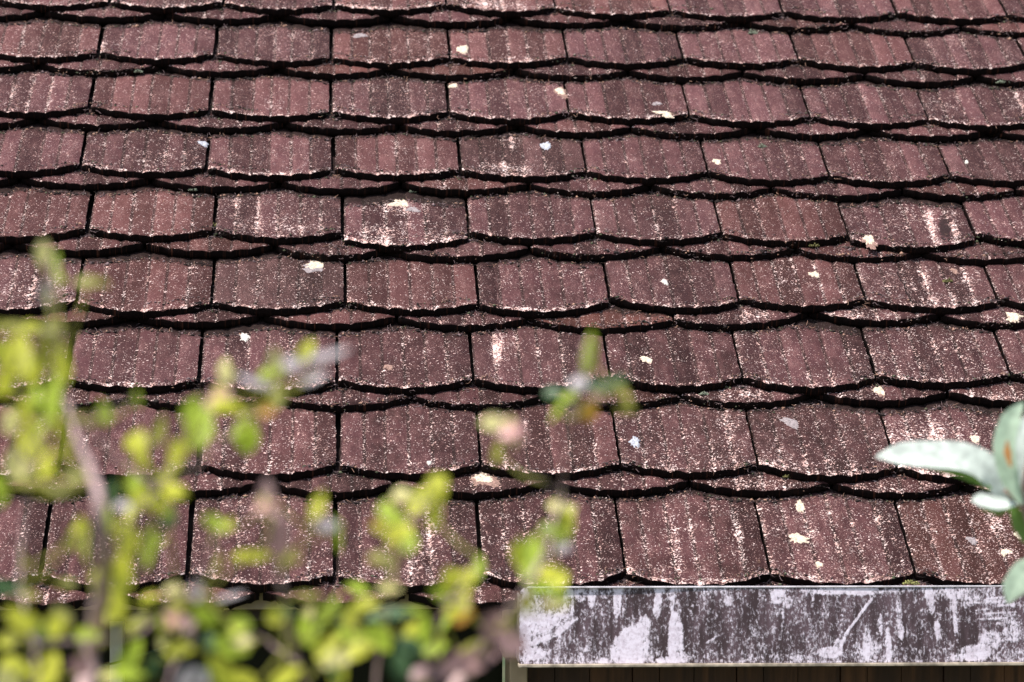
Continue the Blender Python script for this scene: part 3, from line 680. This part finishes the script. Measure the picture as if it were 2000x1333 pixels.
def shrub(name, label, leaves, stems, d0, dj):
    root = empty(name, tuple(at_depth(*stems[0][0][0], d0)[:2])+(zb,)); base = root.location.copy()
    tag(root, label, 'shrub')
    rr = random.Random(len(leaves)); paths = []
    for si, (pts, wd) in enumerate(stems):
        if not (si == 0): wd = tuple(q*.5 for q in wd)
        elif 'pinkish' in label: wd = tuple(q*1.45 for q in wd)
        P = []
        for i, (x, y) in enumerate(pts):
            P.append(at_depth(x, y, d0+.08*math.sin(1.3*i+si)+dj*.3*(si % 3-1)))
        if si and pts[0][1] < 1400:                       # a side branch starts on the limb it grows from
            q = np.vstack(paths); P[0] = near_on(q, np.array(P[0]))
        if pts[0][1] > 1400:                              # down to the ground
            g = np.array([P[0][0]+.06*math.sin(si*2.1), P[0][1]+.05*math.cos(si), zb]); g = g*.5+np.array([base[0], base[1], zb])*.5
            gp = g
        else: gp = None
        sp = smooth_path(P, 7); r = np.interp(np.linspace(0, 1, len(sp)), np.linspace(0, 1, len(wd)), wd)*d0/FPX/2
        if gp is not None:
            tt = np.linspace(0, 1, 8, endpoint=False)[:, None]; sp = np.vstack([gp+(sp[0]-gp)*tt, sp]); r = np.r_[r[0]*(1.3-.3*tt[:, 0]), r]
        sp = sp+np.array([[rr.gauss(0, .0006) for _ in range(3)] for _ in sp])
        V, F = tube(sp, r); V = [np.array(v)-np.array(base) for v in V]
        o = mesh_obj('stem', V, F, BARK, root); paths.append(sp)
    allp = np.vstack(paths); A = Acc()
    for en, ent in enumerate(leaves.replace('\n', '').split(';')):
        x, y, w_, h_, a, c = ent.split(); x, y, w_, h_, a = map(float, (x, y, w_, h_, a))
        if y > 1195:
            if en % 3 == 2 and c in 'YG': continue
            w_ *= rr.uniform(.8, 1.35); h_ *= rr.uniform(.8, 1.35); a += rr.uniform(-35, 35)
        if c in 'YGCV': w_, h_ = (w_*1.1, h_*.85) if w_ > h_ else (w_*.85, h_*1.1)
        d = d0+rr.uniform(-dj, dj); ctr = at_depth(x, y, d)
        if c == 'K':
            # a plump bud: overlapping short petals
            B = Acc()
            for q in range(6):
                an = q*60+rr.uniform(-20, 20)
                leaf_at(B, x+8*math.sin(math.radians(an)), y-8*math.cos(math.radians(an)), w_*.5, h_*.85, an, d+rr.uniform(-.004, .004), 4 if q % 3 else 6, .5)
            B.V = [np.array(v)-np.array(base) for v in B.V]; B.build('flower_bud', LM, root)
        else:
            leaf_at(A, x, y, w_*.92, h_*.92, a, d, CODE[c])
            for q in range(rr.choice((0, 1, 1)) if c in 'YGCV' else 0):
                cc = rr.choice('YYYGGCD') if y > 1195 else c
                leaf_at(A, x+rr.uniform(-.55, .55)*w_, y+rr.uniform(-.5, .5)*h_, w_*.55, h_*.6, a+rr.uniform(-60, 60), d+rr.uniform(-.05, .05), CODE[cc])
        n_ = near_on(allp, ctr+np.array([0, 0, -.006]))
        mid = (n_+ctr)/2+np.array([0, 0, -.004]); sp = smooth_path([n_, mid, ctr], 4)
        V, F = tube(sp, np.linspace(.0009, .0005, len(sp)), 5); A.add(V, F, 7)
    for acc, nm in ((A, 'foliage'),):
        if acc.V:
            acc.V = [np.array(v)-np.array(base) for v in acc.V]; acc.build(nm, LM, root)
    return root
shrub('shrub', 'blurred yellow green shrub with pinkish brown stem in front of the left eaves', LEAVES_A, STEMS_A, 1.30, .10)
shrub('shrub', 'blurred yellow green shrub whose tall sprig reaches up beside the gutter end', LEAVES_B, STEMS_B, 1.34, .09)

# right hand plant: pale felted leaves
def right_plant():
    d = 2.15
    base = np.array([*at_depth(2040, 1500, d)[:2], zb]); root = empty('plant', tuple(base))
    tag(root, 'plant with broad pale silvery green leaves at the right edge above the gutter', 'plant')
    pale = leaf_mat('pale_felted_leaf', (.72, .80, .74), .3, (.6, .75, .6), .75); pg = leaf_mat('light_green_leaf', (.48, .62, .47), .4, (.5, .7, .45), .6)
    gr = leaf_mat('grass_green_leaf', (.15, .27, .06), .45, (.3, .5, .06)); org = leaf_mat('rusty_leaf_base', (.55, .25, .08), .3)
    brn = simple('reddish_twig', (.30, .20, .16), .7, .3, 60)
    def lf(pts, wd, mat, nrm, fold=.2, dd=0.0, name='leaf', curve=0.0):
        P = smooth_path([at_depth(x, y, d+dd+curve*i) for i, (x, y) in enumerate(pts)], 5)
        w_ = np.interp(np.linspace(0, 1, len(P)), np.linspace(0, 1, len(wd)), wd)*d/FPX
        V, F = ribbon_leaf(P, w_, nrm, fold); V = [np.array(v)-base for v in V]; return mesh_obj(name, V, F, mat, root)
    N = -FW*.8+UP*.6; N2 = -FW+RT*-.3
    lf([(1711, 893), (1760, 890), (1820, 891), (1880, 896), (1925, 917), (1950, 950), (1968, 985)], (6, 54, 66, 70, 72, 50, 9), pale, N, .18, 0, curve=.004)
    lf([(1730, 897), (1850, 912), (1935, 955)], (4, 30, 8), gr, -FW+UP*-.2, .1, .012)
    lf([(1996, 985), (1972, 930), (1962, 870), (1975, 820), (1998, 786)], (10, 38, 44, 40, 6), pg, N2, .25, -.02)
    lf([(2005, 985), (1992, 930), (1990, 870), (2010, 810)], (8, 50, 60, 10), pale, N, .2, .02)
    lf([(1974, 912), (1968, 885), (1967, 862)], (5, 15, 4), org, N2, .1, -.032, 'young_leaf')
    lf([(1985, 985), (1950, 985), (1915, 978), (1898, 978)], (8, 30, 32, 6), pale, N, .2, -.01)
    lf([(1985, 985), (1950, 996), (1915, 994)], (6, 24, 3), gr, -FW, .2, -.004)
    lf([(1975, 980), (1992, 1020), (2012, 1045), (2030, 1060)], (8, 36, 44, 8), gr, -FW, .2, 0)
    lf([(2040, 1090), (2005, 1115), (1980, 1150), (1968, 1178)], (8, 50, 46, 4), pg, N, .25, -.02)
    lf([(2010, 1000), (2050, 960), (2110, 930)], (8, 50, 4), pale, N, .2); lf([(2020, 1200), (2070, 1170), (2130, 1180)], (8, 50, 4), pg, N, .2)
    for pts, wd in (([(2040, 1500), (2036, 1300), (2030, 1100), (2000, 985), (2008, 900), (2020, 820)], (22, 20, 17, 14, 10, 5)), ([(2000, 985), (1985, 975), (1962, 958)], (12, 12, 9)), ([(2032, 1120), (2045, 1100)], (9, 8))):
        P = [at_depth(x, y, d) for x, y in pts]
        P = smooth_path(P, 6)
        if pts[0][1] == 1500: P = np.vstack([base, base*.5+P[0]*.5, P])
        V, F = tube(P, np.interp(np.linspace(0, 1, len(P)), np.linspace(0, 1, len(wd)), wd)*d/FPX/2)
        mesh_obj('stem', [np.array(v)-base for v in V], F, brn, root)
right_plant()

# ------------------------------------------------------------------ things lying on the roof
bpy.context.view_layer.update()
dg = bpy.context.evaluated_depsgraph_get()
from mathutils.bvhtree import BVHTree
def collect():
    VV, FF, s = [], [], 0
    for o in S.objects:
        if o.type == 'MESH' and (o.name.startswith('roof_tile') or o.name.startswith('under_tile')):
            A = np.array(o.matrix_world); co = np.empty(len(o.data.vertices)*3); o.data.vertices.foreach_get('co', co); co = co.reshape(-1, 3)@A[:3, :3].T+A[:3, 3]
            VV.append(co); FF += [tuple(i+s for i in p.vertices) for p in o.data.polygons if len(p.vertices) == 4]; s += len(co)
    VV = np.vstack(VV); return BVHTree.FromPolygons([tuple(v) for v in VV], FF)
BVH = collect()
def hit(x, y):
    r = ray(x, y); r = r/np.linalg.norm(r); h = BVH.ray_cast(Vector(CAM), Vector(r))
    return h[0], h[1]
def down(p):
    h = BVH.ray_cast(Vector(p)+Vector(NN)*.06, -Vector(NN)); return h[0], h[1]

LICH = {c: simple('lichen_'+c, v, .9, .42 if c in ('grey', 'pink', 'blue') else .34, 420, .0012) for c, v in dict(cream=(.60, .50, .39), white=(.58, .55, .50), blue=(.38, .39, .44), grey=(.27, .23, .235), pink=(.27, .165, .135)).items()}
# x, y, half width, half height in photo pixels, colour, halo colour, label
LIST = [(903, 97, 12, 10, 'cream', None, 'round cream lichen blot on the second full course, nearest the top'),
 (886, 168, 9, 5, 'cream', None, 'small cream lichen spot beside a tile seam on the third course'),
 (1094, 179, 12, 7, 'cream', 'pink', 'cream lichen with pinkish rim at the right end of a tile on the third course'),
 (1300, 223, 19, 6, 'cream', None, 'flat cream lichen lying along a tile tail right of centre'),
 (1065, 285, 13, 7, 'blue', None, 'bluish white lichen below the third course, right of a white streak'),
 (703, 70, 13, 5, 'grey', None, 'faint grey lichen oval high on the roof left of the round cream blot'),
 (785, 398, 27, 8, 'cream', None, 'wide cream lichen at the top of the slipped tile left of centre'),
 (806, 410, 12, 6, 'grey', None, 'faint greyish lichen just below the wide cream one on the slipped tile'),
 (619, 518, 23, 9, 'cream', 'grey', 'largest cream lichen on the left half, shaped like a triangle'),
 (478, 659, 12, 8, 'white', None, 'small white lichen above the shrub leaves on the left'),
 (397, 281, 10, 6, 'blue', None, 'pale bluish lichen spot beside a seam on the upper left'),
 (944, 935, 22, 12, 'cream', 'pink', 'cream lichen with tan patch on a tile tail low in the middle'),
 (1263, 703, 16, 6, 'cream', None, 'slanting cream lichen right of the green sprig'),
 (1697, 468, 17, 9, 'cream', 'pink', 'cream lichen near the tail of the slipped tile at upper right'),
 (1591, 537, 13, 6, 'cream', None, 'slanting cream lichen on the course below the right slipped tile'),
 (1298, 551, 8, 5, 'white', None, 'tiny white lichen dot in the middle of the fifth course'),
 (1864, 530, 8, 6, 'pink', None, 'small pinkish lichen right of the white streaks'),
 (1981, 619, 19, 9, 'cream', None, 'cream lichen on a tile tail at the right edge'),
 (1720, 765, 20, 9, 'cream', 'pink', 'brightest cream lichen with tan halo on a right hand tile tail'),
 (1240, 864, 12, 10, 'blue', None, 'bluish white lichen tuft on the course above the lowest, right of centre'),
 (1544, 824, 14, 8, 'grey', 'grey', 'dull grey lichen rosette at the top of a tile on the right'),
 (1564, 990, 13, 13, 'cream', None, 'jagged cream lichen at the top of a lowest course tile'),
 (1557, 1050, 15, 8, 'cream', 'cream', 'ring shaped cream lichen in the middle of a lowest course tile'),
 (1600, 1103, 8, 6, 'cream', None, 'small round cream lichen above the gutter'),
 (1898, 1056, 13, 7, 'grey', None, 'greyish white lichen rosette on the lowest course near the right edge'),
 (1964, 1079, 11, 7, 'cream', None, 'small cream lichen on the reddish tile at the lower right corner'),
 (838, 905, 5, 5, 'white', None, 'tiny round white lichen near a tile tail low in the middle'),
 (1905, 858, 15, 7, 'cream', None, 'cream lichen just above the pale silvery leaf'),
 (1400, 316, 11, 5, 'cream', None, 'thin cream lichen ring on the fourth course'),
 (1888, 317, 4, 4, 'white', None, 'tiny white dot on the fourth course near the right edge'),
 (760, 718, 10, 6, 'pink', None, 'faint pinkish lichen disc left of the white scraped pit'),
 (1283, 203, 10, 4, 'grey', None, 'faint grey lichen above the flat one lying on a tile tail'),
 (1990, 1045, 12, 8, 'cream', None, 'cream lichen cut by the right edge of the photo')]
def lichen(i, x, y, rx, ry, c, halo, label):
    p, nr = hit(x, y)
    if p is None: return
    rg = random.Random(i*13+1); r = ray(x, y); dist = float((np.array(p)-CAM)@FW); s = dist/FPX
    # footprint on the tile plane
    ax = Vector((1, 0, 0)); n = Vector(NN) if nr.dot(Vector(NN)) < .7 else nr
    ay = n.cross(ax).normalized(); cos = abs(Vector(r).normalized().dot(n)); ryw = ry*s/max(cos, .35)
    V, F = [], []; seg, rings = 44, 5; ring_hole = 'ring' in label
    ph = [rg.uniform(0, 6.28) for _ in range(4)]
    lob = [1+.16*math.sin(2*a_+ph[0])+.14*math.sin(3*a_+ph[1])+.09*math.sin(5*a_+ph[2])+.10*math.sin(9*a_+ph[3])+rg.uniform(-.22, .22) for a_ in [2*math.pi*k/seg for k in range(seg)]]
    def lay(scale, h, zoff, dx=0, dy=0, mi=0):
        b = len(V)
        V.append(Vector((dx, dy, zoff+h)))
        for q in range(1, rings+1):
            f = q/rings
            for k in range(seg):
                a = 2*math.pi*k/seg; rad = f*(lob[k]*f+1-f)*scale
                zz = zoff+h*(1-f**4)+rg.uniform(-.12, .12)*h
                if q == rings: zz = -.0006
                if ring_hole and f < .45: zz = zoff-h*.2
                V.append(Vector((dx+rad*rx*s*math.cos(a), dy+rad*ryw*math.sin(a), zz)))
        for k in range(seg): F.append((b, b+1+k, b+1+(k+1) % seg)); mis.append(mi)
        for q in range(rings-1):
            for k in range(seg):
                a0 = b+1+q*seg; k2 = (k+1) % seg; F.append((a0+k, a0+seg+k, a0+seg+k2, a0+k2)); mis.append(mi)
    mis = []
    if halo: lay(1.22, .0005, .0002, rx*s*.12, -ryw*.22, 1)
    lay(.92, .0009, .0004)
    M = Matrix((ax, ay, n)).transposed()
    o = mesh_obj('lichen_patch', V, F, [LICH[c], LICH[halo or c]], None, True)
    o.data.polygons.foreach_set('material_index', mis)
    o.matrix_world = Matrix.Translation(p) @ M.to_4x4()
    tag(o, label, 'lichen', 'lichen patches on the roof tiles')
for i, e in enumerate(LIST): lichen(i, *e)

MOSS = [(1470, 67, 9, 9, 'grey green moss tuft high on the roof right of centre', 0), (1488, 289, 8, 7, 'grey moss tuft at the top of a fourth course tile', 0), (1851, 552, 9, 8, 'olive moss tuft standing alone in the middle of a right hand tile', 1),
 (1590, 482, 10, 8, 'olive moss tuft in the dark lap left of the slipped tile', 1), (1540, 933, 10, 6, 'dark green moss cushion on a tile tail left of the silvery leaf', 1), (1779, 1136, 16, 8, 'bright yellow green moss cushion sitting on the gutter rim', 2),
 (270, 142, 8, 5, 'small pale green moss tuft at upper left', 0), (420, 446, 6, 10, 'yellowish moss tuft in the open seam on the upper left', 1), (532, 33, 8, 5, 'green moss tuft under the top course left of centre', 2),
 (1375, 772, 7, 6, 'grey moss tuft under a tile tail right of the sprig', 0), (1960, 163, 14, 6, 'grey moss tuft near the top right corner', 0), (377, 373, 8, 5, 'dark moss tuft in the lap left of the slipped tile', 0), (806, 376, 6, 4, 'small grey moss tuft above the wide cream lichen', 0),
 (1215, 44, 5, 5, 'tiny green moss tuft in the top lap right of centre', 2)]
MM = [simple('grey_green_moss', (.20, .23, .17), .95, .4, 400), simple('olive_moss', (.16, .15, .06), .95, .5, 400), simple('yellow_green_moss', (.34, .34, .12), .95, .4, 400)]
def moss(i, x, y, rx, ry, label, mi):
    p, nr = hit(x, y)
    if i == 5: p = Vector(on_y(x, y+6, -.03)) 
    if p is None: return
    s = float((np.array(p)-CAM)@FW)/FPX; rg = random.Random(i+50); A = Acc()
    for q in range(70):
        a = rg.uniform(0, 6.28); r_ = math.sqrt(rg.random()); c = np.array([r_*math.cos(a)*rx*s, rg.uniform(-.5, .5)*ry*s, rg.uniform(-.15, .9)*(1.05-r_**2)*ry*s])
        L = rg.uniform(.6, 1.4)*.0022; dirv = np.array([math.cos(a)*r_*.9, rg.uniform(-.7, .3), rg.uniform(.2, 1)]); dirv /= np.linalg.norm(dirv)
        V, F = tube([c, c+dirv*L*.5, c+dirv*L], [.0007, .0009, .0002], 5); A.add(V, F)
    o = A.build('moss_tuft', [MM[mi]]); o.location = p; tag(o, label, 'moss', 'moss tufts on the roof')
for i, e in enumerate(MOSS): moss(i, *e)

# loose litter caught in the laps: crumbs, needles, curled fibres
def litter():
    rg = random.Random(5); A = Acc()
    mats = [simple('litter_dark', (.020, .014, .013), .95, .4, 300), simple('litter_tan', (.32, .19, .14), .9, .4, 300), simple('litter_green', (.09, .10, .06), .95, .4, 300), simple('litter_pale', (.52, .42, .38), .9, .3, 300), simple('litter_mauve', (.17, .12, .125), .95, .4, 300)]
    def crumb(p, r_, m):
        V = []; 
        for dx, dy, dz in ((1, 0, 0), (-1, 0, 0), (0, 1, 0), (0, -1, 0), (0, 0, 1), (0, 0, -1)):
            q = r_*rg.uniform(.5, 1.4); V.append(np.array(p)+np.array([dx*1.4, dy, dz*.8])*q+np.array([rg.uniform(-.4, .4)*r_ for _ in range(3)]))
        F = [(0, 2, 4), (2, 1, 4), (1, 3, 4), (3, 0, 4), (2, 0, 5), (1, 2, 5), (3, 1, 5), (0, 3, 5)]; A.add(V, F, m)
    def fibre(p, L, m):
        a = rg.uniform(0, 6.28); k = rg.uniform(-3.0, 3.0); P = []; q = np.array(p, float)
        for i in range(6):
            P.append(q.copy()); q = q+(np.array([1, 0, 0])*math.cos(a)+SL*math.sin(a))*L/5+NN*rg.uniform(-.0006, .0011); a += k/5
        V, F = tube(P, [.0002, .00032, .00034, .00032, .0003, .00015], 4); A.add(V, F, m)
    for layer, k, (ua, va), (ub, vb), n, tilt, ex in LITTER:
        cnt = 120 if layer == 'u' else 70
        for q in range(cnt):
            t_ = rg.random(); u = ua+(ub-ua)*t_; v = va+(vb-va)*t_
            if layer == 'u':
                # upper edge of the visible face, just below the next course's under tiles (their arcs are offset by half a tile)
                tt = (t_+.5) % 1.0; arc = .02*(1-(2*tt-1)**2)
                v2 = v+ex-arc-abs(rg.gauss(0, .0045))+.003
                hp, hn = down(roof_pt(u, v2, 0))
            else:
                # on the under tile, close beneath the upper layer's tail; thicker by the seam
                t_ = min(.98, max(.02, rg.gauss(.5, .2))); u = ua+(ub-ua)*t_
                tt = (t_+.5) % 1.0; arc = .02*(1-(2*tt-1)**2)
                v2 = (va+vb)/2+.031-arc-abs(rg.gauss(0, .004))
                hp, hn = down(roof_pt(u, v2, 0))
            if hp is None: continue
            p = np.array(hp)+NN*.0004; z = rg.random()
            if z < .52: crumb(p, rg.uniform(.0006, .0018), rg.choice((0, 0, 0, 4, 1, 2)))
            elif z < .86: fibre(p+NN*.0006, rg.uniform(.003, .010), rg.choice((0, 0, 4, 4, 4, 4, 1)))
            else: crumb(p, rg.uniform(.0004, .0010), rg.choice((1, 3, 3)))
        if layer == 'u':
            for sx in (ua, ua):                        # tangle of fibres and grit where a seam drains onto the under tile
                for q in range(16):
                    hp, hn = down(roof_pt(sx+rg.gauss(0, .011), va-.003-abs(rg.gauss(0, .005)), 0))
                    if hp is None: continue
                    p = np.array(hp)+NN*.0006
                    if rg.random() < .6: fibre(p, rg.uniform(.005, .014), rg.choice((0, 0, 4, 4, 1)))
                    else: crumb(p, rg.uniform(.0009, .0024), rg.choice((0, 0, 0, 4, 2)))
            for q in range(14):                        # coarser crumbs in the lap shadow
                t_ = rg.random(); tt = (t_+.5) % 1.0
                hp, hn = down(roof_pt(ua+(ub-ua)*t_, va+ex-.02*(1-(2*tt-1)**2)-rg.uniform(0, .006), 0))
                if hp is not None: crumb(np.array(hp)+NN*.0006, rg.uniform(.0012, .0030), rg.choice((0, 0, 0, 0, 4, 1)))
            for q in range(5):                         # single needles and flakes out on the open face
                u = ua+(ub-ua)*rg.random(); hp, hn = down(roof_pt(u, va+rg.uniform(0, ex*.8), 0))
                if hp is not None: fibre(np.array(hp)+NN*.0005, rg.uniform(.002, .006), rg.choice((3, 3, 1)))
            for q in range(10):                        # packed into the open seam
                hp, hn = down(roof_pt(ua+rg.uniform(-.003, .003), va+rg.uniform(-.012, ex), 0))
                if hp is not None: crumb(np.array(hp)+NN*.0003, rg.uniform(.0005, .0014), rg.choice((0, 0, 1, 3)))
    o = A.build('roof_litter', mats); tag(o, 'dark crumbs and curled fibres caught under the tile tails', 'litter', None, 'stuff')
    print('litter faces', len(A.F))
litter()
cr_mat = simple('crack_black', (.01, .006, .006), .95)
for cp in ([(1752, 532), (1759, 548), (1765, 556), (1770, 574), (1779, 588), (1784, 606), (1787, 612)], [(1634, -4), (1637, 8), (1643, 14), (1641, 25), (1645, 34)]):
    crack(cp).parent = roof

# the cable across the left glazing
V, F = tube(smooth_path(cpts, 6), .0016, 6)
put(mesh_obj('cable', V, F, simple('black_green_cable', (.01, .025, .015), .5)))
print('objects', len(S.objects))
